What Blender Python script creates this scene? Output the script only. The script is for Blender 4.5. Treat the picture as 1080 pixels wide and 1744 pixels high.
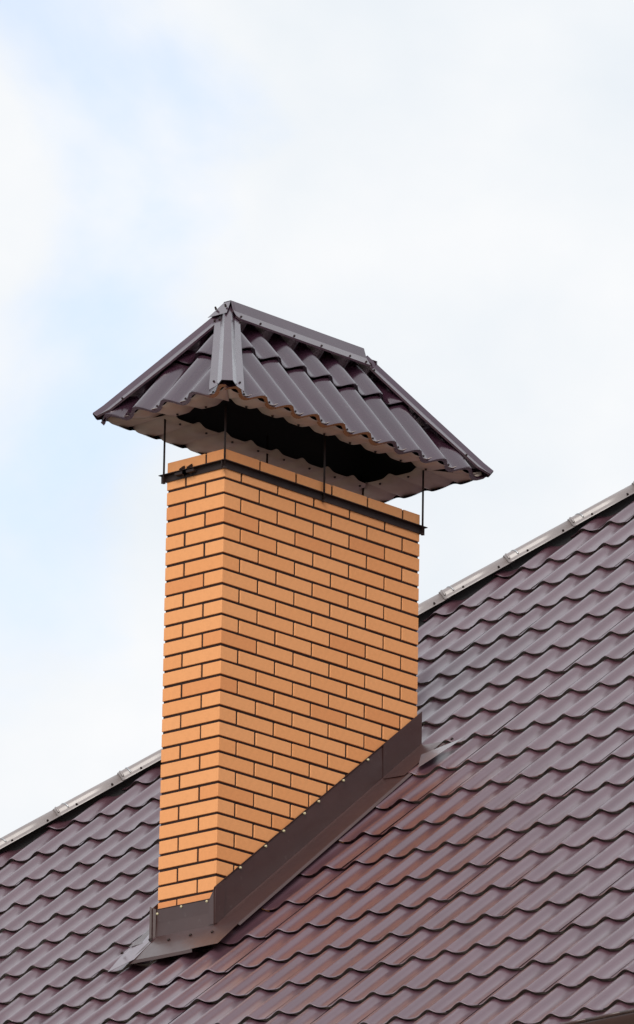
import bpy, math, random
from mathutils import Vector, Matrix

sc = bpy.context.scene
for o in list(bpy.data.objects):
    bpy.data.objects.remove(o)
R = math.radians
random.seed(7)
C = sc.collection

# ------------------------------------------------------------------ camera
cam_d = bpy.data.cameras.new('camera')
cam = bpy.data.objects.new('camera', cam_d)
C.objects.link(cam)
CAM = Vector((-25.57610635, -23.88098429, -10.74955018))
c_right = Vector((0.66942726, -0.742709, 0.01582682))
c_down = Vector((0.2252298, 0.18261268, -0.95703926))
c_fwd = Vector((0.70791149, 0.64423284, 0.2895261))
rm = Matrix((c_right, -c_down, -c_fwd)).transposed()
cam.matrix_world = Matrix.Translation(CAM) @ rm.to_4x4()
cam_d.sensor_fit = 'HORIZONTAL'
cam_d.sensor_width = 36.0
cam_d.lens = 36.0 * 13000.0 / 1080.0
cam_d.clip_start = 0.5
cam_d.clip_end = 6000.0
sc.camera = cam
FPX = 13000.0


def project(p):
    d = Vector(p) - CAM
    z = d.dot(c_fwd)
    return 540 + FPX * d.dot(c_right) / z, 872 + FPX * d.dot(c_down) / z


# ------------------------------------------------------------------ sky, sun, exposure
SUN_DIR = Vector((-0.80, -0.42, 0.72)).normalized()      # towards the sun
sun_el = math.asin(SUN_DIR.z)
w = bpy.data.worlds.new('World')
sc.world = w
w.use_nodes = True
nt = w.node_tree
nt.nodes.clear()
N = nt.nodes.new
L = nt.links.new
out = N('ShaderNodeOutputWorld')
sky = N('ShaderNodeTexSky')
sky.sky_type = 'NISHITA'
sky.sun_disc = False
sky.sun_elevation = sun_el
sky.sun_rotation = math.atan2(SUN_DIR.x, SUN_DIR.y)
sky.air_density = 1.0
sky.dust_density = 1.0
bg1 = N('ShaderNodeBackground')
bg1.inputs['Strength'].default_value = 0.13
L(sky.outputs['Color'], bg1.inputs['Color'])
tc = N('ShaderNodeTexCoord')
mp = N('ShaderNodeMapping')
mp.inputs['Location'].default_value = (5.712, 7.366, 3.158)
mp.inputs['Scale'].default_value = (1.0, 1.0, 1.25)
L(tc.outputs['Generated'], mp.inputs['Vector'])
nz = N('ShaderNodeTexNoise')
nz.inputs['Scale'].default_value = 13.0
nz.inputs['Detail'].default_value = 7.0
nz.inputs['Roughness'].default_value = 0.5
nz.inputs['Distortion'].default_value = 0.25
L(mp.outputs['Vector'], nz.inputs['Vector'])
rp = N('ShaderNodeValToRGB')
rp.color_ramp.interpolation = 'EASE'
rp.color_ramp.elements[0].position = 0.33
rp.color_ramp.elements[0].color = (0.58, 0.58, 0.58, 1)
rp.color_ramp.elements[1].position = 0.50
rp.color_ramp.elements[1].color = (1, 1, 1, 1)
L(nz.outputs['Fac'], rp.inputs['Fac'])
nz2 = N('ShaderNodeTexNoise')
nz2.inputs['Scale'].default_value = 22.0
nz2.inputs['Detail'].default_value = 5.0
L(mp.outputs['Vector'], nz2.inputs['Vector'])
rp2 = N('ShaderNodeValToRGB')
rp2.color_ramp.elements[0].position = 0.34
rp2.color_ramp.elements[0].color = (0.83, 0.885, 0.940, 1)
rp2.color_ramp.elements[1].position = 0.68
rp2.color_ramp.elements[1].color = (0.965, 0.975, 0.99, 1)
L(nz2.outputs['Fac'], rp2.inputs['Fac'])
bg2 = N('ShaderNodeBackground')
bg2.inputs['Strength'].default_value = 0.535
L(rp2.outputs['Color'], bg2.inputs['Color'])
mx = N('ShaderNodeMixShader')
L(rp.outputs['Color'], mx.inputs['Fac'])
L(bg1.outputs[0], mx.inputs[1])
L(bg2.outputs[0], mx.inputs[2])
L(mx.outputs[0], out.inputs['Surface'])

sd = bpy.data.lights.new('sun', 'SUN')
sd.energy = 1.4
sd.angle = R(35)
sd.color = (1.0, 0.95, 0.88)
so = bpy.data.objects.new('sun', sd)
C.objects.link(so)
so.location = (0, 0, 30)
so.rotation_euler = SUN_DIR.to_track_quat('Z', 'Y').to_euler()

vs = sc.view_settings
vs.view_transform = 'Standard'
vs.look = 'None'
vs.exposure = 0.9
vs.gamma = 1.0
vs.use_curve_mapping = False


# ------------------------------------------------------------------ materials
def new_mat(name):
    m = bpy.data.materials.new(name)
    m.use_nodes = True
    t = m.node_tree
    b = t.nodes['Principled BSDF']
    return m, t, b


def noise(t, scale, detail=4, coord='Object', rough=0.55, stretch=None):
    c = t.nodes.new('ShaderNodeTexCoord')
    n = t.nodes.new('ShaderNodeTexNoise')
    n.inputs['Scale'].default_value = scale
    n.inputs['Detail'].default_value = detail
    n.inputs['Roughness'].default_value = rough
    if stretch:
        mpn = t.nodes.new('ShaderNodeMapping')
        mpn.inputs['Scale'].default_value = stretch
        t.links.new(c.outputs[coord], mpn.inputs['Vector'])
        t.links.new(mpn.outputs['Vector'], n.inputs['Vector'])
    else:
        t.links.new(c.outputs[coord], n.inputs['Vector'])
    return n


def ramp(t, src, stops):
    r = t.nodes.new('ShaderNodeValToRGB')
    e = r.color_ramp.elements
    while len(e) < len(stops):
        e.new(0.5)
    for k, (pos, col) in enumerate(stops):
        e[k].position = pos
        e[k].color = col if len(col) == 4 else (*col, 1)
    t.links.new(src, r.inputs['Fac'])
    return r


def bump(t, b, src, strength, dist):
    bp = t.nodes.new('ShaderNodeBump')
    bp.inputs['Strength'].default_value = strength
    bp.inputs['Distance'].default_value = dist
    t.links.new(src, bp.inputs['Height'])
    t.links.new(bp.outputs['Normal'], b.inputs['Normal'])
    return bp


def g(v):
    return (v, v, v, 1)


def metal_paint(name, c0, c1, r0, r1, wear=True, spec=0.5, coat=0.0, cior=1.6, tint=(1, 1, 1, 1), crough=0.24, bmp=1.0):
    m, t, b = new_mat(name)
    n = noise(t, 3.0, 6)
    cr = ramp(t, n.outputs['Fac'], [(0.3, c0), (0.7, c1)])
    col = cr.outputs['Color']
    if wear:       # pale dust and scuffs in small blotches
        n3 = noise(t, 26.0, 8, rough=0.65)
        m3 = ramp(t, n3.outputs['Fac'], [(0.62, g(0)), (0.80, g(0.16))])
        mix = t.nodes.new('ShaderNodeMixRGB')
        mix.inputs['Color2'].default_value = (0.30, 0.27, 0.25, 1)
        t.links.new(m3.outputs['Color'], mix.inputs['Fac'])
        t.links.new(col, mix.inputs['Color1'])
        col = mix.outputs['Color']
    t.links.new(col, b.inputs['Base Color'])
    n2 = noise(t, 9.0, 6)
    rr = ramp(t, n2.outputs['Fac'], [(0.3, g(r0)), (0.7, g(r1))])
    t.links.new(rr.outputs['Color'], b.inputs['Roughness'])
    b.inputs['Specular IOR Level'].default_value = spec
    b.inputs['Specular Tint'].default_value = tint
    if coat:
        b.inputs['Coat Weight'].default_value = coat
        b.inputs['Coat Roughness'].default_value = crough
        b.inputs['Coat IOR'].default_value = cior
    n4 = noise(t, 14.0, 3)
    bp0 = bump(t, b, n4.outputs['Fac'], 0.20 * bmp, 0.004)
    n5 = noise(t, 4.0, 2)
    bp1 = t.nodes.new('ShaderNodeBump')
    bp1.inputs['Strength'].default_value = 0.35 * bmp
    bp1.inputs['Distance'].default_value = 0.012
    t.links.new(n5.outputs['Fac'], bp1.inputs['Height'])
    t.links.new(bp1.outputs['Normal'], bp0.inputs['Normal'])
    return m


M = {}
M['tile'] = metal_paint('brown_tile_paint', (0.080, 0.035, 0.047), (0.060, 0.025, 0.034), 0.30, 0.42, spec=0.7, coat=1.0, cior=1.60, crough=0.32, tint=(1.0, 0.82, 0.95, 1))
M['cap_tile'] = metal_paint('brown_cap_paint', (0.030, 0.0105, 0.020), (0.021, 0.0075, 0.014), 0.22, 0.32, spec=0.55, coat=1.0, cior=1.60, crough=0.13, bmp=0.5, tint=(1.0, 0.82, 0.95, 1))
M['cap_trim'] = metal_paint('brown_cap_trim_paint', (0.044, 0.019, 0.031), (0.032, 0.013, 0.022), 0.22, 0.32, spec=0.55, coat=1.0, cior=1.48, crough=0.13, bmp=0.5, tint=(1.0, 0.82, 0.95, 1))
M['flash'] = metal_paint('brown_flashing_paint', (0.052, 0.021, 0.018), (0.038, 0.015, 0.0135), 0.36, 0.50, spec=0.4, coat=0.6, cior=1.42)
M['wing'] = metal_paint('sky_sheen_flashing_paint', (0.15, 0.125, 0.14), (0.11, 0.092, 0.105), 0.3, 0.42, spec=0.8, coat=0.9, cior=1.8)  # flashing paint made paler: the sky's reflection is painted into the colour
M['hip'] = metal_paint('sky_sheen_hip_cap_paint', (0.24, 0.205, 0.20), (0.19, 0.16, 0.155), 0.34, 0.46, spec=0.7, coat=0.3)  # brown paint lightened: sky sheen put into the base colour
M['iron'] = metal_paint('dark_painted_iron', (0.026, 0.013, 0.011), (0.016, 0.008, 0.007), 0.5, 0.7, wear=False, spec=0.3)
M['soffit'] = metal_paint('grey_primer_sheet', (0.50, 0.41, 0.365), (0.30, 0.24, 0.205), 0.5, 0.7, wear=False)
M['wire'] = metal_paint('dull_zinc', (0.42, 0.42, 0.43), (0.30, 0.30, 0.31), 0.3, 0.45, wear=False)
M['wire'].node_tree.nodes['Principled BSDF'].inputs['Metallic'].default_value = 0.7
M['plug'] = metal_paint('pale_wall_plug', (0.60, 0.52, 0.33), (0.50, 0.44, 0.28), 0.5, 0.6, wear=False)

# brick
m, t, b = new_mat('smooth_orange_brick')
oi = t.nodes.new('ShaderNodeObjectInfo')
r1 = ramp(t, oi.outputs['Random'], [(0.0, (0.70, 0.297, 0.110)), (0.35, (0.735, 0.326, 0.128)), (0.75, (0.715, 0.304, 0.112)), (0.92, (0.68, 0.278, 0.100)), (1.0, (0.63, 0.244, 0.088))])
n1 = noise(t, 60, 8)
r2 = ramp(t, n1.outputs['Fac'], [(0.3, g(0.95)), (0.7, g(1.03))])
mul = t.nodes.new('ShaderNodeMixRGB')
mul.blend_type = 'MULTIPLY'
mul.inputs['Fac'].default_value = 1
t.links.new(r1.outputs['Color'], mul.inputs['Color1'])
t.links.new(r2.outputs['Color'], mul.inputs['Color2'])
n2 = noise(t, 9, 5, coord='Generated')
r3 = ramp(t, n2.outputs['Fac'], [(0.25, (0.975, 0.965, 0.955)), (0.75, (1.02, 1.02, 1.02))])
mul2 = t.nodes.new('ShaderNodeMixRGB')
mul2.blend_type = 'MULTIPLY'
mul2.inputs['Fac'].default_value = 1
t.links.new(mul.outputs['Color'], mul2.inputs['Color1'])
t.links.new(r3.outputs['Color'], mul2.inputs['Color2'])
t.links.new(mul2.outputs['Color'], b.inputs['Base Color'])
b.inputs['Roughness'].default_value = 0.62
b.inputs['Specular IOR Level'].default_value = 0.35
n3 = noise(t, 160, 6)
bump(t, b, n3.outputs['Fac'], 0.25, 0.002)
M['brick'] = m

m, t, b = new_mat('dark_brown_mortar')
n1 = noise(t, 40, 6)
r1 = ramp(t, n1.outputs['Fac'], [(0.3, (0.012, 0.0040, 0.003)), (0.7, (0.026, 0.0085, 0.0055))])
t.links.new(r1.outputs['Color'], b.inputs['Base Color'])
b.inputs['Roughness'].default_value = 0.95
bump(t, b, n1.outputs['Fac'], 0.6, 0.004)
M['mortar'] = m

m, t, b = new_mat('soot_and_shade_black')  # soot in the flue and cap, painted shade under the hip caps
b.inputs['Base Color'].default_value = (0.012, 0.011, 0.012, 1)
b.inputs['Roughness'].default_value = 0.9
M['soot_shade'] = m

m, t, b = new_mat('meadow_ground')
n1 = noise(t, 0.05, 8)
r1 = ramp(t, n1.outputs['Fac'], [(0.3, (0.17, 0.155, 0.12)), (0.7, (0.25, 0.225, 0.18))])
t.links.new(r1.outputs['Color'], b.inputs['Base Color'])
b.inputs['Roughness'].default_value = 0.95
M['ground'] = m

m, t, b = new_mat('pale_plaster')
n1 = noise(t, 5, 8)
r1 = ramp(t, n1.outputs['Fac'], [(0.3, (0.62, 0.55, 0.44)), (0.7, (0.70, 0.63, 0.52))])
t.links.new(r1.outputs['Color'], b.inputs['Base Color'])
b.inputs['Roughness'].default_value = 0.9
bump(t, b, n1.outputs['Fac'], 0.4, 0.01)
M['plaster'] = m


# ------------------------------------------------------------------ mesh helpers
def link(name, me, mat=None, parent=None, loc=None):
    o = bpy.data.objects.new(name, me)
    C.objects.link(o)
    if mat is not None and me is not None and not me.materials:
        me.materials.append(M[mat])
    if parent:
        o.parent = parent
    if loc is not None:
        o.location = loc
    return o


def mesh(name, verts, faces, smooth=False, normals=None):
    me = bpy.data.meshes.new(name)
    me.from_pydata([tuple(v) for v in verts], [], faces)
    me.update()
    if smooth:
        for p in me.polygons:
            p.use_smooth = True
    if normals:
        me.normals_split_custom_set_from_vertices([tuple(n) for n in normals])
    return me


def thing(name, label, cat, loc=(0, 0, 0)):
    o = bpy.data.objects.new(name, None)
    C.objects.link(o)
    o.location = loc
    o['label'] = label
    o['category'] = cat
    return o


class MB:
    """collects shapes for ONE mesh"""
    def __init__(self):
        self.v, self.f = [], []

    def add(self, vs, fs):
        n = len(self.v)
        self.v += [Vector(a) for a in vs]
        self.f += [tuple(i + n for i in f) for f in fs]

    def chamfer_box(self, lo, hi, c=0.003):
        (x0, y0, z0), (x1, y1, z1) = lo, hi
        vs = []
        idx = {}
        for sx in (0, 1):
            for sy in (0, 1):
                for sz in (0, 1):
                    X, Y, Z = (x0, x1)[sx], (y0, y1)[sy], (z0, z1)[sz]
                    dx, dy, dz = c * (1 - 2 * sx), c * (1 - 2 * sy), c * (1 - 2 * sz)
                    for ax, p in enumerate(((X, Y + dy, Z + dz), (X + dx, Y, Z + dz), (X + dx, Y + dy, Z))):
                        idx[(sx, sy, sz, ax)] = len(vs)
                        vs.append(p)
        fs = []
        for s in (0, 1):
            f = [idx[(s, a, b_, 0)] for a, b_ in ((0, 0), (1, 0), (1, 1), (0, 1))]
            fs.append(f if s else f[::-1])
            f = [idx[(a, s, b_, 1)] for a, b_ in ((0, 0), (1, 0), (1, 1), (0, 1))]
            fs.append(f[::-1] if s else f)
            f = [idx[(a, b_, s, 2)] for a, b_ in ((0, 0), (1, 0), (1, 1), (0, 1))]
            fs.append(f if s else f[::-1])
        for a in (0, 1):
            for b_ in (0, 1):
                q = [idx[(0, a, b_, 1)], idx[(1, a, b_, 1)], idx[(1, a, b_, 2)], idx[(0, a, b_, 2)]]
                fs.append(q if (a ^ b_) else q[::-1])
                q = [idx[(a, 0, b_, 0)], idx[(a, 1, b_, 0)], idx[(a, 1, b_, 2)], idx[(a, 0, b_, 2)]]
                fs.append(q[::-1] if (a ^ b_) else q)
                q = [idx[(a, b_, 0, 0)], idx[(a, b_, 1, 0)], idx[(a, b_, 1, 1)], idx[(a, b_, 0, 1)]]
                fs.append(q if (a ^ b_) else q[::-1])
        for sx in (0, 1):
            for sy in (0, 1):
                for sz in (0, 1):
                    tri = [idx[(sx, sy, sz, k)] for k in range(3)]
                    fs.append(tri if (sx + sy + sz) % 2 else tri[::-1])
        self.add(vs, fs)

    def box(self, lo, hi):
        (x0, y0, z0), (x1, y1, z1) = lo, hi
        self.add([(x0, y0, z0), (x1, y0, z0), (x1, y1, z0), (x0, y1, z0), (x0, y0, z1), (x1, y0, z1), (x1, y1, z1), (x0, y1, z1)],
                 [(0, 3, 2, 1), (4, 5, 6, 7), (0, 1, 5, 4), (1, 2, 6, 5), (2, 3, 7, 6), (3, 0, 4, 7)])

    def tube(self, a, b_, r, n=10, r2=None):
        a, b_ = Vector(a), Vector(b_)
        d = (b_ - a).normalized()
        u = d.orthogonal().normalized()
        v = d.cross(u)
        r2 = r if r2 is None else r2
        vs = []
        for p, rr in ((a, r), (b_, r2)):
            for k in range(n):
                th = 2 * math.pi * k / n
                vs.append(p + (u * math.cos(th) + v * math.sin(th)) * rr)
        fs = [(k, (k + 1) % n, n + (k + 1) % n, n + k) for k in range(n)]
        fs += [tuple(range(n - 1, -1, -1)), tuple(range(n, 2 * n))]
        self.add(vs, fs)

    def loft(self, sections, closed=False, thick=0.0):
        """sections: list of equally long point lists; a sheet through them, optionally with thickness (given as offset vectors)"""
        n = len(sections[0])
        vs = [p for s in sections for p in s]
        fs = []
        for a in range(len(sections) - 1):
            for k in range(n - (0 if closed else 1)):
                k2 = (k + 1) % n
                fs.append((a * n + k, a * n + k2, (a + 1) * n + k2, (a + 1) * n + k))
        self.add(vs, fs)

    def build(self, name, mat, parent=None, smooth=False, solid=0.0, offset=-1):
        me = mesh(name, self.v, self.f, smooth)
        o = link(name, me, mat, parent)
        if solid:
            md = o.modifiers.new('thickness', 'SOLIDIFY')
            md.thickness = solid
            md.offset = offset
        return o


# ------------------------------------------------------------------ setting: ground
GZ = CAM.z - 1.65
gm = MB()
gm.add([(-3000, -3000, GZ), (3000, -3000, GZ), (3000, 3000, GZ), (-3000, 3000, GZ)], [(0, 1, 2, 3)])
go = gm.build('ground', 'ground')
go['kind'] = 'structure'

# ------------------------------------------------------------------ main roof surface
PIT = R(39.2)
CP, SP = math.cos(PIT), math.sin(PIT)
RZ0 = -2.21616                                  # height of the crest plane at x = 0
RN = Vector((-SP, 0, CP))                       # roof normal
RU = Vector((CP, 0, SP))                        # up the slope
CO = (-2.57264, -0.18499, -0.00688, -0.84033, 0.0045, 0.33738)


def sag(i, j):
    """the old roof is not quite flat: it settles a little left of the chimney"""
    a = (-15 - i) / 1.5
    sp = (a + math.log1p(math.exp(-a)) if a > 0 else math.log1p(math.exp(a))) * 1.5
    return -0.01394 * sp + 0.00054 * sp * j - 0.00003 * sp * j * j + 0.1 * (0.00206 * j * j - 0.00138 * i * j + 0.00052 * i * i)


LAY = Vector((0.0636, 0.0579, 0.0260))         # tile lattice origin


def roof_pt(i, j, h=0.0):
    y = CO[0] + CO[1] * i + CO[2] * j
    s = CO[3] + CO[4] * i + CO[5] * j
    return Vector((s * CP, y, RZ0 + s * SP)) + LAY + RN * (sag(i, j) + h)


AMP, STEP = 0.029, 0.018


def wave(u):
    th = 2 * math.pi * u
    cth = (1 + math.cos(th + 0.42 * math.sin(th) * math.sin(th / 2))) / 2
    return AMP * (0.38 * cth + 0.62 * cth ** 3.0 - 1)


def cap_wave(u):
    th = 2 * math.pi * u
    cth = (1 + math.cos(th + 0.42 * math.sin(th) * math.sin(th / 2))) / 2
    return 0.044 * (0.8 * cth + 0.2 * cth ** 3 - 1)


def hip_j(i):
    return 0.6600 * i + 28.46


def tile_h(u, tt):
    lip = -STEP * tt
    if tt < 0.012:
        lip -= 0.0020 * (1 - tt / 0.012)
    return wave(u) + lip


TJ = [0.0, 0.012, 0.03, 0.25, 0.5, 0.75, 1.03]
NU = 14


def tile_geo(i, j, nu=NU, tj=TJ):
    """vertices, faces, normals of one pressed tile: crest at column i, lower lip at row j"""
    vs, ns, fs = [], [], []
    us = [-0.5 + k / nu for k in range(nu + 1)]
    jt = random.Random(i * 131 + j * 17)
    dl = jt.uniform(-0.002, 0.002)
    lap = 0.0024 if (i + 60) % 6 == 0 else 0.0          # side lap of the next sheet

    def P_(u, tt):
        return roof_pt(i + u, j + tt, tile_h(u, tt) + lap + dl * (1 - min(tt, 1)))
    rows = 0
    lim = [hip_j(i + u) + 0.40 - j for u in us]
    if max(lim) <= 0.02:
        return None
    for tt in tj:
        for k, u in enumerate(us):
            t2 = min(tt, max(lim[k], 0.0))
            p = P_(u, t2)
            e = 0.005
            du = P_(u + e, t2) - P_(u - e, t2)
            dt = P_(u, t2 + e) - P_(u, max(t2 - e, 0))
            n = dt.cross(du) if dt.cross(du).dot(RN) > 0 else du.cross(dt)
            vs.append(p)
            ns.append(n.normalized())
        rows += 1
    n = nu + 1
    for a in range(rows - 1):
        for k in range(nu):
            q = (a * n + k, (a + 1) * n + k, (a + 1) * n + k + 1, a * n + k + 1)
            pts = [vs[x] for x in q]
            if (pts[1] - pts[0]).length < 1e-5 and (pts[2] - pts[3]).length < 1e-5:
                continue
            fs.append(q)
    # the pressed step below the lip
    b0 = len(vs)
    for k, u in enumerate(us):
        vs.append(P_(u, 0.0))
        ns.append((-RU * 0.55 - RN * 0.83).normalized())
    for k, u in enumerate(us):
        vs.append(roof_pt(i + u, j + 0.105, wave(u) - STEP - 0.010))
        ns.append((-RU * 0.55 - RN * 0.83).normalized())
    for k in range(nu):
        if lim[k] > 0 or lim[k + 1] > 0:
            fs.append((b0 + n + k, b0 + k, b0 + k + 1, b0 + n + k + 1))
    # make every face look outwards
    out_f = []
    for f in fs:
        a, b_, c_ = vs[f[0]], vs[f[1]], vs[f[2]]
        fn = (b_ - a).cross(c_ - a)
        if fn.length < 1e-12:
            fn = (vs[f[2]] - a).cross(vs[f[3]] - a)
        ref = RN if f[0] < b0 else (-RU)
        out_f.append(f if fn.dot(ref) > 0 else f[::-1])
    return vs, out_f, ns


house = thing('house', 'house with a steep glossy dark brown metal tile roof behind the brick chimney', 'house', (0, 0, GZ))


def world_parent(o, parent):
    o.parent = parent
    o.matrix_parent_inverse = Matrix.Translation(-Vector(parent.location))
    return o


roof = bpy.data.objects.new('roof', None)
C.objects.link(roof)
world_parent(roof, house)

CHX, CHY = 1.42, 0.377          # chimney footprint: x 0..1.42, y 0..0.377


def behind_chimney(p):
    d = Vector(p) - CAM
    lo, hi = (0, 0, -2.3), (CHX, CHY, 0.15)
    t0, t1 = 0.0, 0.999
    for k in range(3):
        a, b_ = (lo[k] - CAM[k]) / d[k], (hi[k] - CAM[k]) / d[k]
        t0, t1 = max(t0, min(a, b_)), min(t1, max(a, b_))
    return t0 < t1


def under_chimney(i, j):
    p = roof_pt(i, j)
    return 0.14 < p.x < CHX - 0.14 and 0.09 < p.y < CHY - 0.09


cand, rest = [], []
for j in range(-4, 22):
    for i in range(-44, 16):
        if hip_j(i + 0.5) - j <= 0.02:
            continue
        c0 = roof_pt(i, j + 0.15)
        x, y = project(c0)
        if c0.x > 4.75:
            continue
        d_in = max(-x, x - 1080, -y, y - 1744)
        if d_in < 14 and not behind_chimney(c0 + RN * 0.01):
            cand.append((d_in, i, j))
        else:
            rest.append((i, j))
cand.sort()
for d_in, i, j in cand[300:]:
    rest.append((i, j))
for d_in, i, j in cand[:300]:
    ge = tile_geo(i, j)
    if ge is None:
        continue
    me = mesh('tile', ge[0], ge[1], True, ge[2])
    link('tile', me, 'tile', roof)
vs, fs, ns = [], [], []
for i, j in rest:
    ge = tile_geo(i, j, 8, [0.0, 0.5, 1.03])
    if ge is None:
        continue
    k = len(vs)
    vs += ge[0]
    ns += ge[2]
    fs += [tuple(q + k for q in f) for f in ge[1]]
me = mesh('tile_field', vs, fs, True, ns)
o = link('tile_field', me, 'tile', roof)
o['kind'] = 'stuff'

# other slopes of the hipped roof, out of sight from below
hipA, hipB = roof_pt(-38, hip_j(-38), -0.05), roof_pt(-13.2, hip_j(-13.2), -0.05)
eaveZ = roof_pt(0, -4).z
mb = MB()
r_end = roof_pt(16, 20.2, -0.05)
top = Vector((4.75, hipB.y, RZ0 + 4.75 / CP * SP + 0.02))
top2 = Vector((4.75, -7.5, RZ0 + 4.75 / CP * SP - 0.02))
bk1, bk2 = Vector((11.0, 6.0, eaveZ)), Vector((11.0, -7.5, eaveZ))
mb.add([hipA, (hipA.x + 9.0, hipA.y + 0.4, eaveZ - 0.3), (4.75, hipA.y + 0.6, eaveZ), top, bk1, bk2, top2],
       [(0, 2, 3), (2, 4, 3), (3, 4, 5, 6)])
o = mb.build('roof_slope', 'tile', roof)
o.data.update()

# house wall under the eaves
ex = roof_pt(0, -4).x
mb = MB()
x0, x1, y0, y1 = ex + 0.45, 10.4, -7.0, 5.4
for lo, hi in (((x0, y0, GZ), (x0 + 0.3, y1, eaveZ + 0.15)), ((x1 - 0.3, y0, GZ), (x1, y1, eaveZ + 0.05)),
               ((x0 + 0.302, y0, GZ), (x1 - 0.302, y0 + 0.3, eaveZ + 0.1)), ((x0 + 0.302, y1 - 0.3, GZ), (x1 - 0.302, y1, eaveZ - 0.05))):
    mb.box(lo, hi)
o = mb.build('wall', 'plaster')
world_parent(o, house)

# rain gutter along the eave
mb = MB()
gr = 0.066
secs = []
for k in range(0, 31):
    i = -12 + k
    e = roof_pt(i, -4.0)
    cc = e + Vector((-0.085, 0, 0.018))
    secs.append([cc + Vector((-math.cos(a) * gr, 0, -math.sin(a) * gr)) for a in [math.pi * q / 14 for q in range(15)]])
mb.loft(secs)
for k in range(len(secs) - 1):      # rolled front bead
    mb.tube(secs[k][0], secs[k + 1][0], 0.008, 8)
o = mb.build('gutter', 'flash', None, True, 0.002)
world_parent(o, house)

# ------------------------------------------------------------------ hip cap: half-round pieces with beads


def hip_line(i, h=0.0):
    return roof_pt(i, hip_j(i), h)


# piece boundaries along the hip (columns of the tile grid)
def i_for_px(px):
    lo, hi = -40.0, -8.0
    for _ in range(60):
        mid = (lo + hi) / 2
        if project(hip_line(mid))[0] < px:
            lo = mid
        else:
            hi = mid
    return (lo + hi) / 2


bounds = [i_for_px(98 + 109.6 * k) for k in range(-3, 13)]
HR = 0.035
for q in range(len(bounds) - 1):
    ia, ib = bounds[q], bounds[q + 1]
    A_, B_ = hip_line(ia), hip_line(ib)
    d = (B_ - A_).normalized()
    side = d.cross(Vector((0, 0, 1))).normalized()          # towards the viewer's slope
    if side.dot(CAM - A_) < 0:
        side = -side
    up = side.cross(d)
    if up.z < 0:
        up = -up
    jit = random.Random(q)
    B2 = B_ + d * 0.03
    prof = []
    def section(P_, rr, lift):
        pts = []
        pin = (side * 0.62 - up * 0.36).normalized()
        pts.append(P_ + side * (rr + 0.036) - up * 0.030 + up * lift)
        pts.append(P_ + side * (rr + 0.004) - up * 0.012 + up * lift)
        for a in range(0, 13):
            th = math.pi * a / 12
            pts.append(P_ + side * math.cos(th) * rr + up * (math.sin(th) * rr * 1.0 + lift))
        pts.append(P_ - side * (rr + 0.004) - up * 0.012 + up * lift)
        pts.append(P_ - side * (rr + 0.036) - up * 0.030 + up * lift)
        return pts
    lift0 = 0.010 + jit.uniform(-0.002, 0.002)
    mb = MB()
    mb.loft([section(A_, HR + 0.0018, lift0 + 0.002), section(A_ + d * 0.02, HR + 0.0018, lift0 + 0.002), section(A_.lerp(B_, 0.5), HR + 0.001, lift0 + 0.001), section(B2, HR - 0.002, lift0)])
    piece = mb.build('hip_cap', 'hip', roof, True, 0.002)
    # beads pressed around the overlap
    for off, tilt, rad in ((0.016, 0.0, 0.0065), (0.050, 0.016 + jit.uniform(-0.01, 0.02), 0.005)):
        bm_ = MB()
        prev = None
        secs = []
        n_a = 14
        for a in range(n_a + 1):
            th = math.pi * (0.02 + 0.96 * a / n_a)
            rad_dir = side * math.cos(th) + up * math.sin(th)
            cpt = A_ + d * (off + tilt * math.cos(th)) + rad_dir * (HR + 0.004) + up * lift0
            secs.append([cpt + rad_dir * math.cos(f) * rad + d * math.sin(f) * rad for f in [2 * math.pi * z / 8 for z in range(8)]])
        bm_.loft(secs, closed=True)
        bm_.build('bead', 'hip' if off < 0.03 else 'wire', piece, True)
    bd = MB()
    bd.loft([[P2 + side * 0.030 - up * 0.075, P2 + side * 0.024 + up * 0.012, P2 - side * 0.024 + up * 0.012, P2 - side * 0.030 - up * 0.075] for P2 in (A_ + d * 0.001, B_ - d * 0.001)])
    bd.build('hip_gap_shade', 'soot_shade', piece)  # added filler that shuts out the sky; its black paints the gap's shade
    sm = MB()
    for f in (0.3, 0.85):
        pt = A_.lerp(B_, f) + side * (HR + 0.016) - up * 0.010
        sm.tube(pt, pt + up * 0.012 + side * 0.008, 0.007, 8, 0.005)
    sm.build('screw', 'iron', piece)

# ------------------------------------------------------------------ brick chimney
chim = thing('brick_chimney', 'tall rectangular orange brick chimney with dark joints rising from the brown roof', 'chimney', (0, 0, -2.4))
CH = 0.07549
JT = 0.0125


def wp(o):
    return world_parent(o, chim)


core = MB()
core.box((0.0055, 0.0055, -2.95), (CHX - 0.0055, CHY - 0.0055, 2 * CH - 0.012))
wp(core.build('mortar', 'mortar'))
brick_meshes = {}


def brick(x0, y0, x1, y1, zb, zt):
    key = (round(x1 - x0, 4), round(y1 - y0, 4), round(zt - zb, 4))
    if key not in brick_meshes:
        bb = MB()
        bb.chamfer_box((-key[0] / 2, -key[1] / 2, -key[2] / 2), (key[0] / 2, key[1] / 2, key[2] / 2), 0.0016)
        me = mesh('brick', bb.v, bb.f)
        me.materials.append(M['brick'])
        brick_meshes[key] = me
    o = link('brick', brick_meshes[key])
    o.location = ((x0 + x1) / 2 + random.uniform(-.0006, .0006), (y0 + y1) / 2 + random.uniform(-.0012, .0012), (zb + zt) / 2 + random.uniform(-.0008, .0008))
    o.rotation_euler = (random.uniform(-.002, .002), random.uniform(-.002, .002), random.uniform(-.0025, .0025))
    wp(o)
    return o


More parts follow.
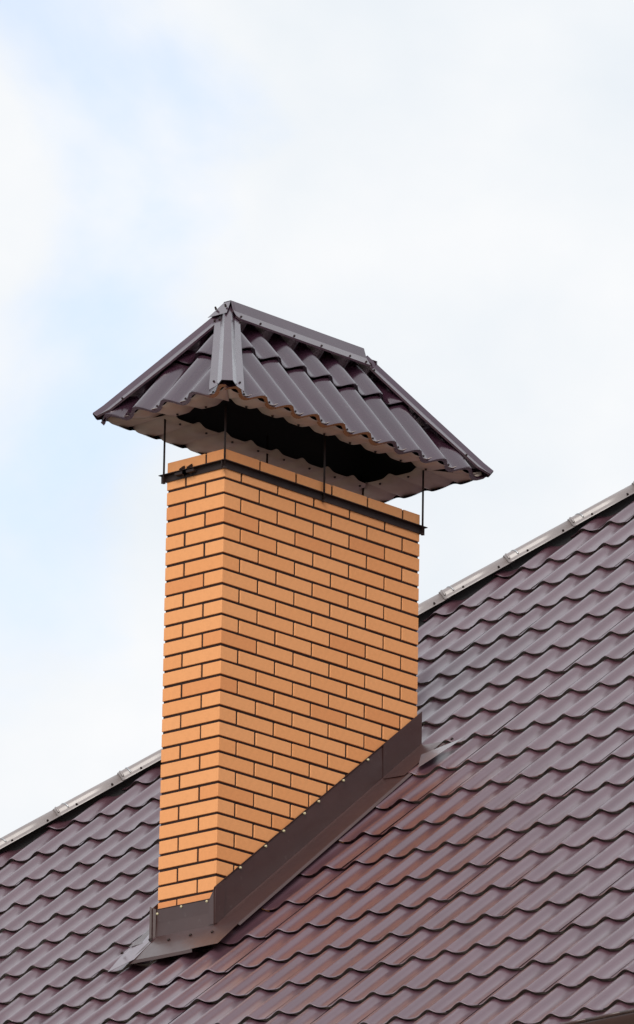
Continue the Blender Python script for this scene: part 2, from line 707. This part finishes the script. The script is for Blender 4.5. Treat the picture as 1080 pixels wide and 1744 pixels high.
BL, BW = 0.2475, 0.1175
back = MB()
for k in range(-2, 34):                                  # course k lies below joint k
    zt = -k * CH - JT / 2
    zb = -(k + 1) * CH + JT / 2
    typeA = (k % 2 == 0)
    fr, bk = [], []
    if typeA:
        for q in range(5):
            fr.append((0.26 * q, 0, 0.26 * q + BL, BW))
        fr.append((1.3000, 0, CHX, BL))
        fr.append((0, CHY - BL, BW, CHY))
        for q in range(5):
            bk.append((0.129 + 0.26 * q, CHY - BW, min(0.129 + 0.26 * q + BL, CHX), CHY))
    else:
        fr.append((0, 0, BW, BL))
        for q in range(5):
            fr.append((0.13 + 0.26 * q, 0, min(0.13 + 0.26 * q + BL, CHX) if q < 4 else CHX, BW))
        fr.append((0, CHY - 0.1165, BL, CHY))
        for q in range(4):
            bk.append((0.26 + 0.26 * q, CHY - BW, 0.26 * q + 0.26 + BL, CHY))
        bk.append((1.30, CHY - BL, CHX, CHY))
    for (x0, y0, x1, y1) in fr:
        # buried in the roof or covered by the flashing?
        z_roof_lo = RZ0 + max(x0, 0) / CP * SP
        if zt < z_roof_lo + 0.05:
            continue
        brick(x0, y0, x1, y1, zb, zt)
    for (x0, y0, x1, y1) in bk:
        if zt < RZ0 + x0 / CP * SP:
            continue
        back.chamfer_box((x0, y0, zb), (x1, y1, zt), 0.0022)
o = wp(back.build('rear_bricks', 'brick'))
o['kind'] = 'stuff'
# mortar bed and flue on the crown
mb = MB()
for x in (0.22, 0.60, 0.98):
    mb.box((x, 0.125, 2 * CH - 0.010), (x + 0.25, 0.255, 2 * CH - 0.004))
wp(mb.build('flue_opening', 'soot_shade'))

# ---- flashing around the foot of the chimney


def rp_xy(x, y, h=0.004):
    """point on the crest plane of the roof at plan position x, y"""
    return Vector((x, y, RZ0 + x * SP / CP)) + RN * h


# side apron towards the viewer (plane y = 0)
TAN = SP / CP
mb = MB()
secs = []
for x in [-0.022, 0.30, 0.66, 1.02, 1.10, 1.36, 1.432]:
    top_h = 0.205 - 0.022 * max(0, x) / 1.42
    zb = RZ0 + x * TAN
    wob = 0.002 * math.sin(x * 9)
    pts = [Vector((x, -0.011, zb + top_h)), Vector((x, -0.006, zb + top_h - 0.012)),
           Vector((x, -0.008 + wob, zb + 0.10)), Vector((x, -0.010, zb + 0.018)),
           rp_xy(x, -0.022, 0.010), rp_xy(x, -0.10, 0.006 + wob), rp_xy(x, -0.165, 0.004), rp_xy(x, -0.176, -0.006)]
    secs.append(pts)
mb.loft(secs)
side_fl = wp(mb.build('side_flashing', 'flash', None, False, 0.0016))
# folded upper end of the side apron
mb = MB()
x = 1.10
zb = RZ0 + x * TAN
mb.loft([[Vector((xx, -0.0125, RZ0 + xx * TAN + hh)) for hh in (0.185, 0.10, 0.02)] + [rp_xy(xx, -0.024, 0.013), rp_xy(xx, -0.155, 0.009)] for xx in (1.16, 1.44)])
wp(mb.build('flashing_overlap', 'flash', None, False, 0.0012))

# front apron (plane x = 0)
mb = MB()
zf = RZ0 - 0.012
secs = []
for y in [-0.016, 0.05, 0.2, 0.34, 0.388]:
    low = 0.170 + 0.004 * math.sin((y + 0.1) * 7)
    q1 = Vector((-0.010, y, zf + 0.148))
    secs.append([q1 + Vector((-0.004, 0, 0.003)), q1, Vector((-0.008, y, zf + 0.08)), Vector((-0.012, y, zf + 0.016)), rp_xy(-0.025, y, 0.008),
                 rp_xy(-0.08, y, 0.006), rp_xy(-low, y, -0.002), rp_xy(-low - 0.008, y, -0.014)])
mb.loft(secs)
front_fl = wp(mb.build('front_flashing', 'flash', None, False, 0.0016))
# corner gusset joining front and side aprons on the roof
mb = MB()
a = [rp_xy(-0.020, -0.012, 0.0115), rp_xy(-0.022, -0.176, 0.0060), rp_xy(-0.176, -0.185, 0.0025), rp_xy(-0.178, -0.012, 0.0025)]
mb.add(a, [(0, 1, 2, 3)])
wp(mb.build('flashing_corner', 'flash', None, False, 0.0012))
# turned-up corner fold on the front edge of the side apron
mb = MB()
zc = RZ0 - 0.02
mb.loft([[Vector((-0.0145, 0.028, zc + 0.03)), Vector((-0.0145, 0.024, zc + 0.16)), Vector((-0.0145, 0.008, zc + 0.185))],
         [Vector((-0.0165, -0.0145, zc + 0.03)), Vector((-0.0165, -0.0145, zc + 0.16)), Vector((-0.0165, -0.0145, zc + 0.212))],
         [Vector((0.045, -0.0155, zc + 0.06)), Vector((0.045, -0.0155, zc + 0.19)), Vector((0.045, -0.0155, zc + 0.255))]])
wp(mb.build('flashing_fold', 'flash', None, False, 0.0012))

# far side apron: stands proud as a thin upright edge, with a broad wing on the roof
mb = MB()
secs = []
for x in [-0.030, 0.3, 0.8, 1.432]:
    zb = RZ0 + x * TAN
    secs.append([Vector((x, CHY + 0.010, zb + 0.165)), Vector((x, CHY + 0.008, zb + 0.02)), rp_xy(x, CHY + 0.02, 0.006), rp_xy(x, CHY + 0.155, 0.0)])
mb.loft(secs)
wp(mb.build('side_flashing', 'flash', None, False, 0.0016, 1))
mb = MB()
mb.loft([[Vector((-0.030, CHY + 0.022, zf + 0.165)), Vector((-0.030, CHY + 0.022, zf - 0.010))], [Vector((-0.014, CHY - 0.004, zf + 0.150)), Vector((-0.014, CHY - 0.004, zf + 0.006))]])
wp(mb.build('flashing_fold', 'flash', None, False, 0.0014))
mb = MB()
mb.add([rp_xy(-0.020, CHY - 0.012, 0.011), rp_xy(-0.17, CHY - 0.02, 0.002), rp_xy(-0.215, CHY + 0.12, -0.014), rp_xy(-0.10, CHY + 0.145, -0.008), rp_xy(0.06, CHY + 0.13, -0.002), rp_xy(0.06, CHY + 0.02, 0.011)], [(0, 1, 2, 3, 4, 5)])
wp(mb.build('flashing_wing', 'tile', None, False, 0.0012))
# back pan above the chimney with a pointed wing towards the viewer's right
mb = MB()
mb.add([rp_xy(1.33, -0.115, 0.016), rp_xy(1.21, -0.20, 0.010), rp_xy(1.43, -0.31, 0.012), rp_xy(1.44, 0.06, 0.016), rp_xy(1.60, 0.14, 0.008), rp_xy(1.60, 0.50, 0.004), rp_xy(1.435, 0.52, 0.008)],
       [(0, 1, 2), (3, 4, 5, 6)])
wp(mb.build('back_pan', 'wing', None, False, 0.0012))


def plug(p, n, r=0.0062, mat='plug', nm='wall_plug', parent=None):
    mb = MB()
    p, n = Vector(p), Vector(n).normalized()
    mb.tube(p - n * 0.004, p + n * 0.003, r, 10)
    mb.tube(p + n * 0.003, p + n * 0.006, r * 0.85, 10, r * 0.4)
    o = mb.build(nm, mat)
    if parent is chim:
        wp(o)
    else:
        world_parent(o, parent)
    return o


for x in (0.155, 0.33, 0.455, 0.60, 0.70, 0.875, 1.05):
    plug((x, -0.012, RZ0 + x * TAN + 0.192 - 0.022 * x / 1.42), (0, -1, 0), parent=chim)
for y in (0.365, 0.21, 0.045):
    plug((-0.012, y, zf + 0.140 - (0.012 if y > 0.3 else 0)), (-1, 0, 0), parent=chim)
for x, y in ((-0.055, 0.10), (-0.07, -0.055), (-0.06, 0.235), (-0.035, 0.372), (-0.10, 0.50), (1.44, -0.215), (-0.02, 0.395)):
    plug(rp_xy(x, y, 0.012), RN, 0.008, 'iron', 'screw', chim)

# ------------------------------------------------------------------ chimney cap
cap = thing('chimney_cap', 'hipped brown metal tile cap on thin rods above the brick chimney top', 'chimney cap', (0.71, 0.19, 0.06))


def cp(o):
    return world_parent(o, cap)


EX0, EX1, EY0, EY1, EZ = -0.25, 1.665, -0.24, 0.62, 0.377      # eave rectangle, crest level
RX0, RX1, RY, RZ = 0.205, 1.21, 0.19, 0.945                    # ridge
CW = 0.187


def cap_slope(axis, sign, first, eave_c, ridge_c, c0, c1, h0, h1, crest0, crest1, lip2):
    """axis 'x': eave runs along x at y = eave_c up to y = ridge_c; c0..c1 the eave extent, h0..h1 the ridge extent"""
    run = ridge_c - eave_c
    rise = RZ - EZ
    ln = math.hypot(run, rise)
    nrm2 = Vector((0, 0, 0))

    def base(c, s):
        f = s / ln
        a = eave_c + run * f
        z = EZ + rise * f
        return Vector((c, a, z)) if axis == 'x' else Vector((a, c, z))
    n = (base(1, 0) - base(0, 0)).cross(base(0, 1) - base(0, 0)).normalized()
    if n.z < 0:
        n = -n

    def smax(c):
        f0 = (c - c0) / (h0 - c0) if h0 > c0 else 9
        f1 = (c1 - c) / (c1 - h1) if c1 > h1 else 9
        return max(0.0, min(f0, f1, 1.0)) * ln
    sl = bpy.data.objects.new('slope', None)
    C.objects.link(sl)
    cp(sl)
    for row, (s0, s1, cr) in enumerate(((-0.012, lip2, crest0), (lip2, ln, crest1))):
        k0 = math.floor((c0 - cr) / CW) - 1
        k1 = math.ceil((c1 - cr) / CW) + 1
        for k in range(k0, k1 + 1):
            cc = cr + k * CW
            us = [-0.5 + q / 12 for q in range(13)]
            cols = [(cc + u * CW, u) for u in us]
            cols = [(c, u) for c, u in cols if c0 + 0.005 < c < c1 - 0.005 and smax(c) > s0 + 0.004]
            if len(cols) < 2:
                continue
            # extend to the cut line where the tile is trimmed
            vs, ns, fs = [], [], []

            def P_(c, u, tt, sm):
                s = s0 + (min(s1, sm) - s0) * tt if sm > s0 else s0
                full = (s - s0) / (s1 - s0)
                hh = cap_wave(u) + 0.024 * (1 - full) - (0.0035 if tt < 0.001 else 0.0)
                return base(c, s) + n * (hh - 0.024), s
            tts = [0.0, 0.015, 0.25, 0.5, 0.75, 1.0]
            for tt in tts:
                for c, u in cols:
                    p0, _ = P_(c, u, tt, smax(c))
                    e = 0.01
                    du = (n * (cap_wave(u + e) - cap_wave(u - e)) + (base(1, 0) - base(0, 0)) * 2 * e * CW)
                    dt = base(0, 1) - base(0, 0) - n * 0.024 / (s1 - s0)
                    nn_ = du.cross(dt)
                    if nn_.dot(n) < 0:
                        nn_ = -nn_
                    vs.append(p0)
                    ns.append(nn_.normalized())
            nc = len(cols)
            for a in range(len(tts) - 1):
                for q in range(nc - 1):
                    fs.append((a * nc + q, (a + 1) * nc + q, (a + 1) * nc + q + 1, a * nc + q + 1))
            b0 = len(vs)
            dn = -(base(0, 1) - base(0, 0))
            for lv in (0, 1):
                for c, u in cols:
                    p0, s = P_(c, u, 0.0, smax(c))
                    vs.append(p0 - n * ((0.021 if row == 0 else 0.030) * lv) - dn * ((0.006 if row == 0 else 0.022) * lv))
                    ns.append((dn * 0.95 - n * 0.3).normalized())
            for q in range(nc - 1):
                fs.append((b0 + q, b0 + q + 1, b0 + nc + q + 1, b0 + nc + q))
            ff = []
            for f in fs:
                fn = (vs[f[1]] - vs[f[0]]).cross(vs[f[2]] - vs[f[0]])
                ref = n if f[0] < b0 else dn
                ff.append(f if fn.dot(ref) > 0 else f[::-1])
            me = mesh('tile', vs, ff, True, ns)
            ot = link('tile', me, 'cap_tile', sl)
            # screw near the lower lip of each full tile
            c_s, u_s = cc + 0.42 * CW, 0.42
            if row == 0 and c0 + 0.12 < c_s < c1 - 0.12:
                bp_, s = P_(c_s, u_s, 0.06, smax(c_s))
                mb = MB()
                mb.tube(bp_ - n * 0.002, bp_ + n * 0.006, 0.0058, 8, 0.0045)
                mb.build('screw', 'iron', sl)
    return n


nF = cap_slope('x', 1, 0, EY0, RY, EX0, EX1, RX0, RX1, 0.017, 0.017, 0.42)
nB = cap_slope('x', 1, 0, EY1, RY, EX0, EX1, RX0, RX1, 0.017, 0.017, 0.42)
nL = cap_slope('y', 1, 0, EX0, RX0, EY0, EY1, RY, RY, -0.01, -0.01, 0.37)
nR = cap_slope('y', 1, 0, EX1, RX1, EY0, EY1, RY, RY, -0.01, -0.01, 0.37)

# hip strips: two wings and a raised boxed bead


def hip_strip(A_, B_, n1, n2, wing=0.085, flare=1.12):
    A_, B_ = Vector(A_), Vector(B_)
    d = (B_ - A_).normalized()
    upv = (n1 + n2).normalized()
    p1 = d.cross(n1).normalized()
    if p1.dot(n2) > 0:
        p1 = -p1
    p2 = d.cross(n2).normalized()
    if p2.dot(n1) > 0:
        p2 = -p2
    secs = []
    ln = (B_ - A_).length
    for f, wd, bd in ((-0.012, wing * min(flare, 1.12) if flare > 1 else wing * 0.30, 0.040 if flare > 1 else 0.016), (0.06, wing * max(flare, 0.8), 0.038 if flare > 1 else 0.030), (0.5, wing * 0.95, 0.028), (1.0, wing * 0.78, 0.022)):
        c = A_ + d * ln * f
        secs.append([c + p1 * (wd + 0.002) + n1 * -0.004, c + p1 * wd + n1 * 0.006, c + p1 * (bd + 0.012) + n1 * 0.006, c + p1 * bd * 0.8 + upv * 0.024,
                     c + p2 * bd * 0.8 + upv * 0.024, c + p2 * (bd + 0.012) + n2 * 0.006, c + p2 * wd + n2 * 0.006, c + p2 * (wd + 0.002) + n2 * -0.004])
    mb = MB()
    mb.loft(secs)
    o = cp(mb.build('hip_strip', 'cap_trim', None, False, 0.0014))
    for f in (0.06 if flare > 1 else 0.16, 0.90):
        for pn, nn_ in ((p1, n1), (p2, n2)):
            sm = MB()
            q = A_ + d * ln * f + pn * (wing - 0.016) + nn_ * 0.006
            sm.tube(q, q + nn_ * 0.008, 0.0058, 8, 0.0045)
            sm.build('screw', 'iron', o)
    return o


hip_strip((EX0, EY0, EZ), (RX0, RY, RZ), nF, nL)
hip_strip((EX1, EY0, EZ), (RX1, RY, RZ), nF, nR, flare=0.8)
hip_strip((EX0, EY1, EZ), (RX0, RY, RZ), nB, nL, flare=0.8)
hip_strip((EX1, EY1, EZ), (RX1, RY, RZ), nB, nR, flare=0.8)
# ridge piece
mb = MB()
secs = []
pF = Vector((0, RY - EY0, 0))
dF = Vector((0, EY0 - RY, EZ - RZ)).normalized()
dB = Vector((0, EY1 - RY, EZ - RZ)).normalized()
for x, k in ((RX0 - 0.005, 0.75), (RX0 + 0.015, 0.9), (0.7, 0.9), (RX1 - 0.035, 0.88)):
    c = Vector((x, RY, RZ))
    secs.append([c + dF * 0.105 * k + nF * 0.010, c + dF * 0.100 * k + nF * 0.018, c + dF * 0.045 * k + nF * 0.020, c + Vector((0, -0.022, 0.036)), c + Vector((0, 0.022, 0.036)),
                 c + dB * 0.045 * k + nB * 0.020, c + dB * 0.100 * k + nB * 0.018, c + dB * 0.105 * k + nB * 0.010])
mb.loft(secs)
ridge = cp(mb.build('ridge_strip', 'cap_trim', None, False, 0.0016))
mb = MB()
c = Vector((RX0 - 0.005, RY, RZ))
dd = (Vector((EX0, RY, EZ)) - Vector((RX0, RY, RZ))).normalized()
mb.add([c + Vector((0, -0.022, 0.034)), c + Vector((0, 0.022, 0.034)), c + dd * 0.085 + nL * 0.022 + Vector((0, 0.062, 0)), c + dd * 0.085 + nL * 0.022 - Vector((0, 0.062, 0))], [(0, 1, 2, 3)])
mb.build('end_flap', 'cap_trim', ridge, False, 0.0014)
for x in (RX0 + 0.03, RX0 + 0.17, 0.62, 0.82, 1.03, RX1 - 0.06):
    sm = MB()
    q = Vector((x, RY, RZ)) + dF * 0.075 + nF * 0.018
    sm.tube(q, q + nF * 0.008, 0.0058, 8, 0.0045)
    sm.build('screw', 'iron', ridge)
for y in (-0.03, 0.035):
    sm = MB()
    q = Vector((RX0 - 0.045, RY + y, RZ - 0.010))
    sm.tube(q, q + Vector((-0.008, 0, 0.014)), 0.0058, 8, 0.0045)
    sm.build('screw', 'iron', ridge)

# soffit: four corrugated sheets under the eaves, ribs across
SZ = EZ - 0.032
IN0, IN1, IY0, IY1 = -0.04, 1.37, -0.06, 0.315


def soffit(axis, e, inn, c0, c1, i0, i1):
    ncol = int((c1 - c0) / CW * 20)
    secs = []
    for q in range(ncol + 1):
        c = c0 + (c1 - c0) * q / ncol
        # mitre at both ends
        f_m = 1.0
        if c < i0:
            f_m = max((c - c0) / (i0 - c0), 0.0)
        elif c > i1:
            f_m = max((c1 - c) / (c1 - i1), 0.0)
        ph = (c - c0) / CW
        hgt = 0.020 * (0.5 + 0.5 * math.cos(2 * math.pi * ph)) ** 4
        pts = []
        for f in (0.0, 0.33, 0.66, 1.0):
            a = e + (inn - e) * f_m * f
            z = SZ + hgt + 0.012 * f
            pts.append(Vector((c, a, z)) if axis == 'x' else Vector((a, c, z)))
        secs.append(pts)
    mb = MB()
    mb.loft(secs)
    o = cp(mb.build('soffit_sheet', 'soffit', None, True, 0.0012))
    q = c0 + CW * 1.5
    while q < c1 - CW:
        sm = MB()
        a = e + (inn - e) * 0.86
        p0 = Vector((q, a, SZ + 0.012)) if axis == 'x' else Vector((a, q, SZ + 0.012))
        sm.tube(p0, p0 - Vector((0, 0, 0.010)), 0.007, 8, 0.005)
        sm.build('screw', 'iron', o)
        q += CW
    return o


soffit('x', EY0 + 0.028, IY0, EX0 + 0.028, EX1 - 0.028, IN0, IN1)
soffit('x', EY1 - 0.028, IY1, EX0 + 0.028, EX1 - 0.028, IN0, IN1)
soffit('y', EX0 + 0.028, IN0, EY0 + 0.028, EY1 - 0.028, IY0, IY1)
soffit('y', EX1 - 0.028, IN1, EY0 + 0.028, EY1 - 0.028, IY0, IY1)
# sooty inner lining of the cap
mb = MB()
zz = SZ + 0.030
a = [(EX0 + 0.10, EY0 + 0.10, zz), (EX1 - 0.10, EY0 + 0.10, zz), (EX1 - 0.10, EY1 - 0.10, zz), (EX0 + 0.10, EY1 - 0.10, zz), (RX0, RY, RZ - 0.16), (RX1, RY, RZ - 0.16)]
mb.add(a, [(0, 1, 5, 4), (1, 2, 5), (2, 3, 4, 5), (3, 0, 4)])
cp(mb.build('inner_lining', 'soot_shade'))

# rods and collar
rods = ((-0.013, CHY + 0.010, SZ + 0.03), (-0.013, -0.013, SZ + 0.02), (0.70, -0.013, SZ + 0.12), (CHX + 0.004, -0.015, SZ + 0.05), (0.725, CHY + 0.014, SZ + 0.12), (CHX + 0.012, CHY + 0.014, SZ + 0.02))
for x, y, zt in rods:
    mb = MB()
    mb.tube((x, y, 0.052), (x, y, zt), 0.0052, 10)
    o = cp(mb.build('rod', 'iron', None, True))
    mb = MB()
    mb.tube((x, y, 0.040), (x, y, 0.050), 0.0100, 6)
    mb.build('nut', 'iron', o)


def collar(axis, a0, a1, face, outw):
    mb = MB()
    z0, z1, th, leg = 0.046, 0.084, 0.004, 0.024
    lo, hi = sorted((face, face + outw * th))
    lo2, hi2 = sorted((face + outw * th, face + outw * leg))
    if axis == 'x':
        mb.box((a0, lo, z0), (a1, hi, z1))
        mb.box((a0, lo2, z1 - 0.004), (a1, hi2, z1 - 0.0005))
    else:
        mb.box((lo, a0, z0), (hi, a1, z1))
        mb.box((lo2, a0, z1 - 0.004), (hi2, a1, z1 - 0.0005))
    return cp(mb.build('collar_bar', 'iron'))


collar('x', -0.026, CHX + 0.030, -0.0015, -1)
collar('x', -0.026, CHX + 0.026, CHY + 0.0015, 1)
lb = collar('y', 0.001, CHY + 0.034, -0.0015, -1)
collar('y', 0.001, CHY - 0.001, CHX + 0.0015, 1)
for y in (0.205, 0.255):
    mb = MB()
    mb.add([(-0.006, y, 0.050), (-0.036, y, 0.085), (-0.006, y, 0.108), (-0.006, y + 0.012, 0.050), (-0.036, y + 0.012, 0.085), (-0.006, y + 0.012, 0.108)],
           [(0, 1, 2), (5, 4, 3), (0, 3, 4, 1), (1, 4, 5, 2), (2, 5, 3, 0)])
    mb.build('clamp_tab', 'iron', lb)
    mb = MB()
    mb.box((-0.030, y - 0.03, 0.060), (-0.008, y + 0.045, 0.072))
    mb.build('clamp_bolt', 'iron', lb)
